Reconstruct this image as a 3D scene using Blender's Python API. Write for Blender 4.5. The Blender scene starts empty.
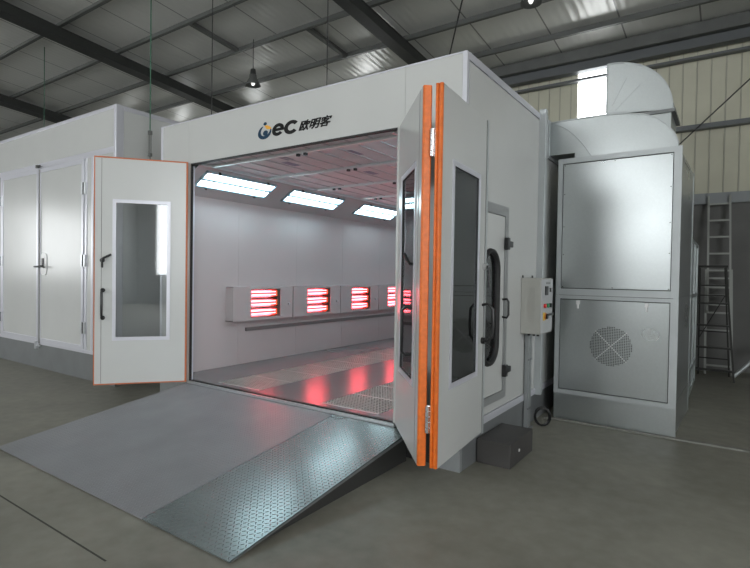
import bpy, bmesh, math, random
from mathutils import Vector, Matrix
random.seed(7)
S = bpy.context.scene
C = S.collection
PI = math.pi

# ------------------------------------------------------------ node helpers
def new_mat(name):
    m = bpy.data.materials.new(name); m.use_nodes = True
    nt = m.node_tree
    return m, nt, nt.nodes['Principled BSDF']
def node(nt, t, **kw):
    n = nt.nodes.new(t)
    for k, v in kw.items(): setattr(n, k, v)
    return n
def inp(n, k, v): n.inputs[k].default_value = v
def simple(name, col, rough=.5, metal=0., noise=0., nscale=6., bump=0., bscale=8., spec=None, coat=0.):
    m, nt, b = new_mat(name)
    inp(b, 'Base Color', (*col, 1)); inp(b, 'Roughness', rough); inp(b, 'Metallic', metal)
    if coat: inp(b, 'Coat Weight', coat); inp(b, 'Coat Roughness', .12)
    tc = node(nt, 'ShaderNodeTexCoord')
    if noise:
        n = node(nt, 'ShaderNodeTexNoise'); inp(n, 'Scale', nscale); inp(n, 'Detail', 6)
        nt.links.new(tc.outputs['Object'], n.inputs['Vector'])
        r = node(nt, 'ShaderNodeMapRange'); inp(r, 'From Min', .3); inp(r, 'From Max', .7)
        inp(r, 'To Min', 1 - noise); inp(r, 'To Max', 1 + noise)
        nt.links.new(n.outputs['Fac'], r.inputs['Value'])
        h = node(nt, 'ShaderNodeHueSaturation'); inp(h, 'Color', (*col, 1))
        nt.links.new(r.outputs['Result'], h.inputs['Value'])
        nt.links.new(h.outputs['Color'], b.inputs['Base Color'])
    if bump:
        n = node(nt, 'ShaderNodeTexNoise'); inp(n, 'Scale', bscale); inp(n, 'Detail', 3)
        nt.links.new(tc.outputs['Object'], n.inputs['Vector'])
        bp = node(nt, 'ShaderNodeBump'); inp(bp, 'Strength', bump); inp(bp, 'Distance', .02)
        nt.links.new(n.outputs['Fac'], bp.inputs['Height'])
        nt.links.new(bp.outputs['Normal'], b.inputs['Normal'])
    return m
def emis(name, col, st):
    m, nt, b = new_mat(name)
    inp(b, 'Base Color', (*col, 1)); inp(b, 'Emission Color', (*col, 1)); inp(b, 'Emission Strength', st)
    return m
def math_n(nt, op, a, b=None):
    n = node(nt, 'ShaderNodeMath', operation=op)
    for i, v in enumerate((a, b)):
        if v is None: continue
        if isinstance(v, (int, float)): n.inputs[i].default_value = v
        else: nt.links.new(v, n.inputs[i])
    return n.outputs[0]

M = {}
M['white'] = simple('white_panel_paint', (.57, .58, .57), .22, noise=.025, nscale=1.5, bump=.04, bscale=1.2)
M['inner_glow_tint'] = simple('booth_inner_paint_glow_tint', (.53, .47, .475), .22, noise=.02, nscale=1.5, bump=.04, bscale=1.0)  # pink tint puts the infrared heaters' glow into the paint colour
M['trim'] = simple('white_aluminium_trim', (.64, .645, .70), .28, .25)
M['alu'] = simple('aluminium', (.62, .64, .66), .3, .8)
M['seam'] = simple('seam_grey', (.20, .20, .19), .5)
M['joint'] = simple('floor_joint', (.06, .06, .05), .9)
M['black'] = simple('black_plastic', (.012, .012, .013), .35)
M['rubber'] = simple('black_rubber', (.02, .02, .02), .6)
M['orange'] = simple('orange_seal_rubber', (.72, .15, .012), .45, noise=.12, nscale=30)
M['orange_dull'] = simple('dull_orange_seal', (.50, .14, .05), .45, noise=.1, nscale=30)
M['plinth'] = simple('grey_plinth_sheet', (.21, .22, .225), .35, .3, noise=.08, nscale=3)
M['steel'] = simple('dark_steel_paint', (.028, .03, .028), .5, noise=.1)
M['purlin'] = simple('grey_zinc_purlin', (.13, .135, .13), .5, .3, noise=.1, nscale=3)
M['girt'] = simple('grey_girt', (.14, .15, .155), .45, .4)
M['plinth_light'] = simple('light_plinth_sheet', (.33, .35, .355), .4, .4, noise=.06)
M['kerb'] = simple('worn_floor_edge', (.22, .22, .20), .6, noise=.15)
M['box'] = simple('grey_box_paint', (.065, .062, .06), .55, noise=.08)
M['panelgrey'] = simple('control_box_paint', (.42, .42, .39), .45, noise=.03)
M['ctlface'] = simple('control_face_plate', (.55, .56, .57), .35, .2)
M['frame_grey'] = simple('door_frame_grey', (.30, .31, .31), .45, .2)
M['fgrey'] = simple('zinc_frame', (.50, .53, .54), .42, .45, noise=.05, nscale=4)
M['red'] = simple('red_plastic', (.7, .02, .02), .3)
M['green'] = simple('green_plastic', (.02, .3, .12), .3)
M['yellow'] = simple('yellow_plastic', (.75, .5, .05), .4)
M['brass'] = simple('orange_brown_switch', (.55, .2, .05), .4)
M['navy'] = simple('logo_navy', (.006, .04, .085), .8)
M['logo_orange'] = simple('logo_orange', (.85, .42, .04), .4)
M['logo_black'] = simple('logo_black', (.006, .006, .007), .85)
M['whitep'] = simple('white_plastic', (.75, .75, .75), .3)
M['chrome'] = simple('chrome', (.75, .75, .76), .2, 1.)
M['ladder'] = simple('ladder_aluminium', (.38, .39, .37), .4, .5)
M['dladder'] = simple('dark_stepladder_paint', (.025, .025, .022), .5)
M['greenrod'] = simple('green_painted_rod', (.03, .12, .07), .5)
M['wire'] = simple('dark_wire', (.03, .03, .03), .5)
M['grating'] = simple('zinc_grating', (.46, .49, .47), .4, .5, noise=.08)
M['pit'] = simple('pit_dark', (.12, .12, .12), .8)
M['filter'] = simple('ceiling_filter_cloth', (.74, .68, .70), .8, noise=.06, nscale=5)
M['rail'] = simple('ceiling_rail', (.66, .67, .68), .35, .2)
M['reflector'] = simple('lamp_reflector', (.82, .80, .80), .18, 1.)
M['conc'] = simple('hall_concrete_wall', (.17, .17, .165), .9, noise=.1, nscale=2)
M['skirt'] = simple('ramp_skirt', (.035, .035, .033), .7)
M['tube'] = emis('daylight_tube', (.70, .94, 1.0), 12.5)
M['ir'] = emis('infrared_tube', (1.0, .10, .13), 15.0)
M['day'] = emis('daylight_window', (.96, .985, 1.0), 6.6)
M['bulb'] = emis('pendant_bulb', (1, 1, .97), 1.2)

def mk_glass(name, tint, rough=.02, f=.08):
    m = bpy.data.materials.new(name); m.use_nodes = True; nt = m.node_tree; nt.nodes.clear()
    o = node(nt, 'ShaderNodeOutputMaterial'); mx = node(nt, 'ShaderNodeMixShader')
    t = node(nt, 'ShaderNodeBsdfTransparent'); g = node(nt, 'ShaderNodeBsdfGlossy')
    t.inputs[0].default_value = (*tint, 1); inp(g, 'Roughness', rough)
    fr = node(nt, 'ShaderNodeFresnel'); inp(fr, 'IOR', 1.5)
    a = math_n(nt, 'ADD', fr.outputs[0], f)
    nt.links.new(a, mx.inputs[0]); nt.links.new(t.outputs[0], mx.inputs[1]); nt.links.new(g.outputs[0], mx.inputs[2])
    nt.links.new(mx.outputs[0], o.inputs[0])
    return m
M['glass'] = mk_glass('door_glass', (.88, .90, .91), .03, .06)
M['lampglass'] = mk_glass('lamp_glass', (.95, .99, 1.))

def mk_galv():
    m, nt, b = new_mat('galvanised_sheet')
    tc = node(nt, 'ShaderNodeTexCoord')
    v = node(nt, 'ShaderNodeTexVoronoi'); inp(v, 'Scale', 60)
    n = node(nt, 'ShaderNodeTexNoise'); inp(n, 'Scale', 1.6); inp(n, 'Detail', 1)
    nt.links.new(tc.outputs['Object'], v.inputs['Vector']); nt.links.new(tc.outputs['Object'], n.inputs['Vector'])
    s = math_n(nt, 'MULTIPLY', v.outputs['Color'], .05)
    s2 = math_n(nt, 'ADD', s, math_n(nt, 'MULTIPLY', n.outputs['Fac'], .14))
    cr = node(nt, 'ShaderNodeMapRange'); inp(cr, 'From Min', 0); inp(cr, 'From Max', .2); inp(cr, 'To Min', .9); inp(cr, 'To Max', 1.08)
    nt.links.new(s2, cr.inputs['Value'])
    h = node(nt, 'ShaderNodeHueSaturation'); inp(h, 'Color', (.54, .575, .58, 1)); nt.links.new(cr.outputs[0], h.inputs['Value'])
    nt.links.new(h.outputs[0], b.inputs['Base Color'])
    inp(b, 'Metallic', .85)
    rr = node(nt, 'ShaderNodeMapRange'); inp(rr, 'To Min', .25); inp(rr, 'To Max', .33)
    nt.links.new(n.outputs['Fac'], rr.inputs['Value']); nt.links.new(rr.outputs[0], b.inputs['Roughness'])
    n2 = node(nt, 'ShaderNodeTexNoise'); inp(n2, 'Scale', .43); inp(n2, 'Detail', 0)
    nt.links.new(tc.outputs['Object'], n2.inputs['Vector'])
    bp = node(nt, 'ShaderNodeBump'); inp(bp, 'Strength', .07); inp(bp, 'Distance', .05)
    nt.links.new(n2.outputs['Fac'], bp.inputs['Height']); nt.links.new(bp.outputs['Normal'], b.inputs['Normal'])
    return m
M['galv'] = mk_galv()

def mk_floor():
    m, nt, b = new_mat('worn_concrete')
    tc = node(nt, 'ShaderNodeTexCoord')
    n1 = node(nt, 'ShaderNodeTexNoise'); inp(n1, 'Scale', .9); inp(n1, 'Detail', 7); inp(n1, 'Roughness', .6)
    n2 = node(nt, 'ShaderNodeTexNoise'); inp(n2, 'Scale', 9); inp(n2, 'Detail', 6)
    for n in (n1, n2): nt.links.new(tc.outputs['Object'], n.inputs['Vector'])
    cr = node(nt, 'ShaderNodeValToRGB')
    cr.color_ramp.elements[0].position = .34; cr.color_ramp.elements[0].color = (.165, .160, .132, 1)
    cr.color_ramp.elements[1].position = .68; cr.color_ramp.elements[1].color = (.30, .292, .25, 1)
    mixv = math_n(nt, 'ADD', math_n(nt, 'MULTIPLY', n1.outputs['Fac'], .75), math_n(nt, 'MULTIPLY', n2.outputs['Fac'], .25))
    nt.links.new(mixv, cr.inputs[0])
    nt.links.new(cr.outputs[0], b.inputs['Base Color'])
    rr = node(nt, 'ShaderNodeMapRange'); inp(rr, 'To Min', .35); inp(rr, 'To Max', .75)
    nt.links.new(n1.outputs['Fac'], rr.inputs['Value']); nt.links.new(rr.outputs[0], b.inputs['Roughness'])
    bp = node(nt, 'ShaderNodeBump'); inp(bp, 'Strength', .12); inp(bp, 'Distance', .01)
    nt.links.new(n2.outputs['Fac'], bp.inputs['Height']); nt.links.new(bp.outputs['Normal'], b.inputs['Normal'])
    return m
M['floor'] = mk_floor()

def mk_tread(name, col, metal, r, strength):
    m, nt, b = new_mat(name)
    tc = node(nt, 'ShaderNodeTexCoord'); sp = node(nt, 'ShaderNodeSeparateXYZ')
    nt.links.new(tc.outputs['Object'], sp.inputs[0])
    p = .030
    x = math_n(nt, 'DIVIDE', sp.outputs[0], p); y = math_n(nt, 'DIVIDE', sp.outputs[1], p)
    ix = math_n(nt, 'FLOOR', x); iy = math_n(nt, 'FLOOR', y)
    par = math_n(nt, 'ABSOLUTE', math_n(nt, 'MODULO', math_n(nt, 'ADD', ix, iy), 2.0))
    u = math_n(nt, 'SUBTRACT', math_n(nt, 'SUBTRACT', x, ix), .5); v = math_n(nt, 'SUBTRACT', math_n(nt, 'SUBTRACT', y, iy), .5)
    sgn = math_n(nt, 'SUBTRACT', math_n(nt, 'MULTIPLY', par, 2.0), 1.0)
    sv = math_n(nt, 'MULTIPLY', v, sgn)
    a = math_n(nt, 'ADD', u, sv); c = math_n(nt, 'SUBTRACT', u, sv)
    d = math_n(nt, 'ADD', math_n(nt, 'POWER', math_n(nt, 'ABSOLUTE', math_n(nt, 'DIVIDE', a, .62)), 2.0),
               math_n(nt, 'POWER', math_n(nt, 'ABSOLUTE', math_n(nt, 'DIVIDE', c, .2)), 2.0))
    hgt = math_n(nt, 'MAXIMUM', math_n(nt, 'SUBTRACT', 1.0, d), 0.0)
    bp = node(nt, 'ShaderNodeBump'); inp(bp, 'Strength', strength); inp(bp, 'Distance', .004)
    nt.links.new(hgt, bp.inputs['Height']); nt.links.new(bp.outputs['Normal'], b.inputs['Normal'])
    n = node(nt, 'ShaderNodeTexNoise'); inp(n, 'Scale', 2.2); inp(n, 'Detail', 5)
    nt.links.new(tc.outputs['Object'], n.inputs['Vector'])
    mr = node(nt, 'ShaderNodeMapRange'); inp(mr, 'From Min', .3); inp(mr, 'From Max', .7); inp(mr, 'To Min', .9); inp(mr, 'To Max', 1.1)
    nt.links.new(n.outputs['Fac'], mr.inputs['Value'])
    h = node(nt, 'ShaderNodeHueSaturation'); inp(h, 'Color', (*col, 1)); nt.links.new(mr.outputs[0], h.inputs['Value'])
    nt.links.new(h.outputs[0], b.inputs['Base Color'])
    inp(b, 'Metallic', metal); inp(b, 'Roughness', r)
    return m
M['ramp'] = mk_tread('ramp_paint', (.25, .255, .27), .1, .42, .7)
M['ramp2'] = mk_tread('ramp_narrow_paint', (.24, .28, .285), .6, .22, 1.0)
M['booth_floor'] = simple('booth_floor_plate', (.19, .175, .18), .24, .0, noise=.05, nscale=2, bump=.05, bscale=2)

def mk_roof():
    m, nt, b = new_mat('foil_roof_sheet')
    tc = node(nt, 'ShaderNodeTexCoord'); sp = node(nt, 'ShaderNodeSeparateXYZ')
    nt.links.new(tc.outputs['Object'], sp.inputs[0])
    fr = math_n(nt, 'FRACT', math_n(nt, 'DIVIDE', math_n(nt, 'ADD', sp.outputs[0], 100.0), 1.15))
    line = math_n(nt, 'LESS_THAN', fr, .022)
    mx = node(nt, 'ShaderNodeMix', data_type='RGBA')
    nt.links.new(line, mx.inputs[0]); mx.inputs[6].default_value = (.66, .66, .63, 1); mx.inputs[7].default_value = (.22, .22, .21, 1)
    nt.links.new(mx.outputs[2], b.inputs['Base Color'])
    w = node(nt, 'ShaderNodeTexWave', wave_type='BANDS', bands_direction='X'); inp(w, 'Scale', 2.2); inp(w, 'Distortion', .3); inp(w, 'Detail', 1)
    nt.links.new(tc.outputs['Object'], w.inputs['Vector'])
    n = node(nt, 'ShaderNodeTexNoise'); inp(n, 'Scale', 2.0); inp(n, 'Detail', 3)
    mp = node(nt, 'ShaderNodeMapping'); mp.inputs['Scale'].default_value = (3, .5, 1)
    nt.links.new(tc.outputs['Object'], mp.inputs[0]); nt.links.new(mp.outputs[0], n.inputs['Vector'])
    hh = math_n(nt, 'ADD', math_n(nt, 'MULTIPLY', w.outputs['Fac'], .35), n.outputs['Fac'])
    bp = node(nt, 'ShaderNodeBump'); inp(bp, 'Strength', .35); inp(bp, 'Distance', .03)
    nt.links.new(hh, bp.inputs['Height']); nt.links.new(bp.outputs['Normal'], b.inputs['Normal'])
    inp(b, 'Roughness', .32); inp(b, 'Metallic', .12)
    return m
M['roof'] = mk_roof()
M['cream'] = simple('cream_wall_sheet', (.56, .55, .44), .5, .1, noise=.05, nscale=2)
M['creamrib'] = simple('cream_rib', (.44, .43, .36), .5, .1)
M['hall_sheet'] = simple('grey_hall_sheet', (.44, .45, .45), .6, noise=.05)
M['band'] = simple('wall_band_grey', (.30, .32, .33), .5, .1)

# ------------------------------------------------------------ mesh helpers
class MB:
    def __init__(s): s.v = []; s.f = []; s.marks = []
    def add(s, vs, fs):
        s.marks.append((len(s.v), len(s.f)))
        o = len(s.v); s.v += [tuple(v) for v in vs]; s.f += [tuple(i + o for i in f) for f in fs]; return s
    def box(s, x0, x1, y0, y1, z0, z1):
        if x0 > x1: x0, x1 = x1, x0
        if y0 > y1: y0, y1 = y1, y0
        if z0 > z1: z0, z1 = z1, z0
        v = [(x0,y0,z0),(x1,y0,z0),(x1,y1,z0),(x0,y1,z0),(x0,y0,z1),(x1,y0,z1),(x1,y1,z1),(x0,y1,z1)]
        return s.add(v, [(0,3,2,1),(4,5,6,7),(0,1,5,4),(1,2,6,5),(2,3,7,6),(3,0,4,7)])
    def prism(s, pts, axis, a, b):
        """pts: 2D outline (ccw), extruded along axis from a to b"""
        n = len(pts)
        def mk(p, t):
            if axis == 'x': return (t, p[0], p[1])
            if axis == 'y': return (p[0], t, p[1])
            return (p[0], p[1], t)
        v = [mk(p, a) for p in pts] + [mk(p, b) for p in pts]
        f = [tuple(range(n)), tuple(range(2*n-1, n-1, -1))]
        for i in range(n):
            j = (i+1) % n; f.append((i, i+n, j+n, j))
        return s.add(v, f)
    def bar(s, p, q, w, h=None, up=(0,0,1)):
        p = Vector(p); q = Vector(q); d = (q-p).normalized(); h = h or w
        u = Vector(up)
        if abs(d.dot(u)) > .99: u = Vector((0,1,0))
        r = d.cross(u).normalized()*w/2; u = r.cross(d).normalized()*h/2
        v = [p-r-u, p+r-u, p+r+u, p-r+u, q-r-u, q+r-u, q+r+u, q-r+u]
        return s.add(v, [(0,1,2,3),(7,6,5,4),(0,4,5,1),(1,5,6,2),(2,6,7,3),(3,7,4,0)])
    def tube(s, pts, r, n=10, closed=False):
        pts = [Vector(p) for p in pts]; rings = []; N = len(pts); prev = None
        for i, p in enumerate(pts):
            if closed: d = (pts[(i+1) % N]-pts[i-1])
            else: d = pts[min(i+1, N-1)]-pts[max(i-1, 0)]
            d.normalize()
            if prev is None:
                u = Vector((0,0,1)) if abs(d.z) < .9 else Vector((0,1,0))
                u = d.cross(u).normalized()
            else:
                u = (prev - d*prev.dot(d)).normalized()
            prev = u; w = d.cross(u)
            rr = r[i] if isinstance(r, (list, tuple)) else r
            rings.append([p + (u*math.cos(2*PI*k/n) + w*math.sin(2*PI*k/n))*rr for k in range(n)])
        v = [x for g in rings for x in g]; f = []
        for i in range(N if closed else N-1):
            a = i*n; b = ((i+1) % N)*n
            for k in range(n):
                k2 = (k+1) % n; f.append((a+k, a+k2, b+k2, b+k))
        if not closed: f += [tuple(range(n-1, -1, -1)), tuple((N-1)*n+k for k in range(n))]
        return s.add(v, f)
    def cyl(s, p, q, r, n=20): return s.tube([p, q], r, n)
    def holed(s, x0, x1, z0, z1, hx0, hx1, hz0, hz1, y0, y1):
        """slab in XZ with rectangular hole"""
        o = [(x0,z0),(x1,z0),(x1,z1),(x0,z1)]; h = [(hx0,hz0),(hx1,hz0),(hx1,hz1),(hx0,hz1)]
        v = [(a,y0,b) for a,b in o]+[(a,y0,b) for a,b in h]+[(a,y1,b) for a,b in o]+[(a,y1,b) for a,b in h]
        f = []
        for i in range(4):
            j = (i+1) % 4
            f += [(i,j,j+4,i+4), (i+8,i+12,j+12,j+8), (i,i+8,j+8,j), (i+4,j+4,j+12,i+12)]
        return s.add(v, f)
    def xf(s, mat):
        s.v = [tuple(mat @ Vector(v)) for v in s.v]; return s
    def shift(s, d): return s.xf(Matrix.Translation(Vector(d)))
    def build(s, name, mat, parent=None, bevel=0., smooth=False, loc=None):
        me = bpy.data.meshes.new(name)
        base = Vector((0,0,0))
        if loc is not None: base = Vector(loc)
        elif parent is not None and parent.get('_abs'): base = Vector(parent['_abs'])
        me.from_pydata([tuple(Vector(v)-base) for v in s.v], [], s.f)
        bm = bmesh.new(); bm.from_mesh(me); bmesh.ops.recalc_face_normals(bm, faces=bm.faces); bm.to_mesh(me); bm.free()
        me.materials.append(M[mat] if isinstance(mat, str) else mat)
        if smooth:
            for p in me.polygons: p.use_smooth = True
            try: me.set_sharp_from_angle(angle=math.radians(38))
            except Exception: pass
        o = bpy.data.objects.new(name, me); C.objects.link(o)
        if loc is not None: o.location = base
        if parent is not None: o.parent = parent
        if bevel:
            b = o.modifiers.new('bevel', 'BEVEL'); b.width = bevel; b.segments = 2; b.limit_method = 'ANGLE'
        return o

def each(mb, name, mat, parent=None, **kw):
    """every box or tube collected in mb becomes an object of its own"""
    out = []
    for i, (o0, f0) in enumerate(mb.marks):
        o1, f1 = mb.marks[i+1] if i+1 < len(mb.marks) else (len(mb.v), len(mb.f))
        p = MB(); p.v = mb.v[o0:o1]; p.f = [tuple(k-o0 for k in f) for f in mb.f[f0:f1]]
        out.append(p.build(name, mat, parent, **kw))
    return out
def tag(o, label=None, cat=None, group=None, kind=None):
    if label: o['label'] = label
    if cat: o['category'] = cat
    if group: o['group'] = group
    if kind: o['kind'] = kind
    return o
ABS = {}
def thing(name, label, cat, loc=(0,0,0), rz=0, group=None, absolute=True):
    o = bpy.data.objects.new(name, None); C.objects.link(o); o.empty_display_size = .1
    o.location = loc; o.rotation_euler = (0,0,rz)
    tag(o, label, cat, group)
    if absolute: o['_abs'] = tuple(loc)
    return o
def sub(parent_mesh, mb, name, mat, **kw):
    """sub-part: same local frame as its parent part"""
    root = parent_mesh.parent
    base = root['_abs'] if (root is not None and root.get('_abs')) else (0,0,0)
    mb.shift(-Vector(base))
    return mb.build(name, mat, None if parent_mesh is None else parent_mesh, **kw)
def copy_tree(o, parent=None, label=None):
    c = o.copy(); C.objects.link(c); c.parent = parent
    if label: c['label'] = label
    for ch in list(o.children): copy_tree(ch, c)
    return c
def struct(mb, name, mat, **kw): return tag(mb.build(name, mat, **kw), kind='structure')

# ------------------------------------------------------------ camera
cam = bpy.data.cameras.new('camera'); co = bpy.data.objects.new('camera', cam); C.objects.link(co); S.camera = co
yaw, pitch, roll = -.6023, -.0184, .0156
r = Vector((math.cos(yaw), -math.sin(yaw), 0)); f = Vector((math.sin(yaw), math.cos(yaw), 0)); u = Vector((0,0,1))
f2 = f*math.cos(pitch)+u*math.sin(pitch); u2 = u*math.cos(pitch)-f*math.sin(pitch)
r3 = r*math.cos(roll)+u2*math.sin(roll); u3 = u2*math.cos(roll)-r*math.sin(roll)
mt = Matrix((r3, u3, -f2)).transposed().to_4x4(); mt.translation = (1.7158, -3.7098, 1.55)
co.matrix_world = mt
cam.lens = 515.9/750*36; cam.sensor_width = 36; cam.clip_start = .05; cam.clip_end = 200

# ------------------------------------------------------------ hall (setting)
XL_, XR_, YF, YB = -21.5, 10., -16., 6.95
SL = .09
def roofz(y, off=0.): return 5.90 + off + SL*(YB-y)
struct(MB().box(XL_-.3, XR_+.3, YF-.3, YB+.3, -.2, 0), 'floor', 'floor')
struct(MB().prism([(YF-.3, roofz(YF-.3)), (YB+.3, roofz(YB+.3)), (YB+.3, roofz(YB+.3)+.15), (YF-.3, roofz(YF-.3)+.15)], 'x', XL_-.3, XR_+.3), 'ceiling', 'roof')
# back wall: block wall below, sheet above with window openings
WX = [-17.4, -13.9, -10.3, -6.1, -.545]; WW = .30
WZ0, WZ1 = 4.45, 5.66
struct(MB().box(XL_, XR_, YB, YB+.25, 0, 2.86), 'wall_back', 'conc')
bw = MB(); bw.box(XL_, XR_, YB+.02, YB+.12, 2.86, WZ0).box(XL_, XR_, YB+.02, YB+.12, WZ1, roofz(YB)+.1)
xs = [XL_] + [v for w in WX for v in (w-WW, w+WW)] + [XR_]
for i in range(0, len(xs), 2): bw.box(xs[i], xs[i+1], YB+.02, YB+.12, WZ0, WZ1)
struct(bw, 'wall_back', 'cream')
rb = MB(); x = -8.0
while x < 6:
    z1 = roofz(YB)
    inw = any(abs(x-w) < WW+.03 for w in WX)
    for a, b in ([(3.05, WZ0)] if inw else [(3.05, z1)]):
        rb.prism([(x-.010, YB+.022), (x-.006, YB+.004), (x+.006, YB+.004), (x+.010, YB+.022)], 'z', a, b)
    x += .213
struct(rb, 'trim_1', 'creamrib')
struct(MB().box(XL_, XR_, YB-.07, YB+.1, 2.86, 3.04), 'trim_2', 'band')
for i, w in enumerate(WX):
    g = struct(MB().box(w-WW, w+WW, YB+.06, YB+.08, WZ0, WZ1), 'window_%d' % (i+1), 'day')
# other walls (behind and beside the camera); unseen windows placed and sized for fill and reflections
def window_wall(axis, pos, a0, a1, ztop, opens, zo0, zo1, name, th):
    mb = MB(); xs = [a0]+[v for w in opens for v in w]+[a1]
    def bx(p0, p1, z0, z1):
        if axis == 'y': mb.box(p0, p1, pos, pos+th, z0, z1)
        else: mb.box(pos, pos+th, p0, p1, z0, z1)
    bx(a0, a1, 0, zo0); bx(a0, a1, zo1, ztop)
    for i in range(0, len(xs), 2): bx(xs[i], xs[i+1], zo0, zo1)
    struct(mb, name, 'hall_sheet')
    global NW
    for p0, p1 in opens:
        m = MB()
        if axis == 'y': m.box(p0, p1, pos+th*.4, pos+th*.6, zo0, zo1)
        else: m.box(pos+th*.4, pos+th*.6, p0, p1, zo0, zo1)
        struct(m, 'window_%d' % NW, 'day'); NW += 1
NW = 7
window_wall('y', YF-.2, XL_, XR_, roofz(YF)+.1, [(-16.5, -14.0), (-12, -9.5), (-7.4, -1.6)], 2.2, 6.0, 'wall_front', .2)
window_wall('x', XR_, YF, YB, roofz(YF)+.1, [(-14.8, -9.6), (-9.0, -4.0)], 1.4, 6.2, 'wall_right', .2)
window_wall('x', XL_-.2, YF, YB, roofz(YF)+.1, [(-14, -11), (-8.5, -5.5)], 1.4, 4.0, 'wall_left', .2)  # left windows are added to brighten the floor at left
# floor joint and kerb strip
struct(MB().box(-6., -.99, -2.272, -2.262, 0, .0015), 'trim_3', 'joint')
struct(MB().box(.07, 9.9, 2.0, 2.055, 0, .018), 'trim_4', 'kerb', bevel=.004)

# roof steel: rafters, purlins, braces
for i, (x0, x1, lb) in enumerate([(-14.85, -14.45, 'dark steel roof rafter at far left, half hidden by the white cabin roof'),
                       (-9.5, -9.2, 'dark steel roof rafter crossing above the white panel cabin'),
                       (-3.66, -3.42, 'dark steel roof rafter running down behind the logo fascia of the spray booth')]):
    t = thing('roof_rafter', lb, 'beam', (x0, YB, 5.6), group='steel roof rafters')
    w = x1-x0
    def rail(a, b, z0, z1, nm):
        m = MB().prism([(YF, z0+SL*(YB-YF)), (YB, z0), (YB, z1), (YF, z1+SL*(YB-YF))], 'x', a, b); m.build(nm, 'steel', t)
    rail(x0, x1, 5.58, 5.60, 'bottom_flange'); rail(x0+.02, x1-.015, 5.60, 5.765, 'web'); rail(x0, x1, 5.765, 5.78, 'top_flange')
py = [('nearest the camera, crossing the upper left corner', .18), ('second from the upper left corner', 1.17),
      ('above the left cabin door pair', 2.34), ('meeting a short brace above the booth logo', 3.52),
      ('just above the booth roof edge', 4.73), ('last before the back wall eave', 5.91)]
for nm, y in py:
    z = 5.78+SL*(YB-y)
    p = MB().prism([(y+.008, z), (y+.008, z+.15), (y-.06, z+.15), (y-.06, z+.142), (y, z+.142), (y, z+.008), (y-.06, z+.008), (y-.06, z)], 'x', XL_, XR_)
    tag(p.build('roof_purlin', 'purlin', loc=(0, y, z)), 'long grey zinc roof purlin, '+nm, 'beam', 'grey roof purlins')
z = 5.53
p = MB().prism([(6.72, z), (6.9, z), (6.9, z+.01), (6.73, z+.01), (6.73, z+.15), (6.80, z+.15), (6.80, z+.16), (6.72, z+.16)], 'x', XL_, XR_)
tag(p.build('eave_beam', 'girt', loc=(0, 6.72, z)), 'lower grey eave beam just above the bright window', 'beam', 'grey eave beams')
z = 5.70
p = MB().prism([(6.60, z), (6.9, z), (6.9, z+.01), (6.61, z+.01), (6.61, z+.19), (6.68, z+.19), (6.68, z+.205), (6.60, z+.205)], 'x', XL_, XR_)
tag(p.build('eave_beam', 'purlin', loc=(0, 6.60, z)), 'upper grey eave beam tight under the sheet roof at the back wall', 'beam', 'grey eave beams')
for zz, lb in ((5.40, 'upper grey wall rail crossing the bright window just under the eave'), (4.22, 'lower grey wall rail across the cream sheet wall right of the galvanised duct')):
    hh_ = .03 if zz > 5 else .07
    p = MB().prism([(6.8, zz-hh_), (6.93, zz-hh_), (6.93, zz-hh_+.007), (6.81, zz-hh_+.007), (6.81, zz), (6.93, zz), (6.93, zz+.012), (6.8, zz+.012)], 'x', XL_, XR_)
    tag(p.build('wall_rail', 'girt', loc=(0, 6.8, zz)), lb, 'rail', 'wall rails')
for x, y0, y1, lb in ((-6.8, 2.34, 3.52, 'short grey roof brace between purlins left of the thin hanger rod above the booth'),
                  (-4.9, 3.52, 4.73, 'short grey roof brace between purlins directly above the booth logo')):
    def zz(y): return 5.80+SL*(YB-y)
    m = MB().bar((x, y0, zz(y0)+.04), (x, y1, zz(y1)+.04), .09, .07)
    tag(m.build('roof_brace', 'purlin', loc=(x, y0, zz(y0))), lb, 'brace', 'roof braces')
# tie rods
tag(MB().tube([(.05, 6.74, 3.05), (2.62, 6.74, 5.53)], .011, 8).build('tie_rod', 'wire', loc=(.25, 6.74, 3.25)), 'thin dark diagonal tie rod in front of the cream back wall', 'rod')
tag(MB().tube([(-3.4, 6.2, 5.72), (-.74, 2.1, 6.15)], .014, 8).build('tie_rod', 'wire', loc=(-3.4, 6.2, 5.72)), 'thin dark diagonal tie rod under the roof above the booth right corner', 'rod')
# hangers
def hanger(x, y, z0, label, buckle=True, mat='greenrod'):
    t = thing('hanger_rod', label, 'rod', (x, y, z0), group='threaded hanger rods from the roof')
    MB().tube([(x, y, z0+.45), (x, y, roofz(y))], .008, 6).build('rod', mat, t)
    m = MB(); m.bar((x-.022, y, z0+.15), (x-.022, y, z0+.42), .009).bar((x+.022, y, z0+.15), (x+.022, y, z0+.42), .009)
    m.cyl((x, y, z0+.41), (x, y, z0+.46), .03, 8).cyl((x, y, z0+.12), (x, y, z0+.16), .03, 8)
    m.build('turnbuckle', 'purlin', t)
    m = MB().tube([(x, y, z0+.13), (x, y, z0+.02), (x+.02, y, z0), (x+.035, y, z0+.02)], .009, 6); m.build('hook', 'purlin', t)
    return t
hanger(-4.745, .3, 2.97, 'green hanger rod with grey turnbuckle between the white cabin and the booth fascia')
hanger(-3.10, 2., 3.295, 'thin hanger rod with turnbuckle ending on the booth roof above the logo', mat='wire')
hanger(-5.66, 2., 3.755, 'thin dark hanger rod on the cabin roof, left of the pendant lamp', mat='wire')
hanger(-10.7, 1.5, 3.755, 'green hanger rod above the left cabin near the upper left corner')
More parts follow.
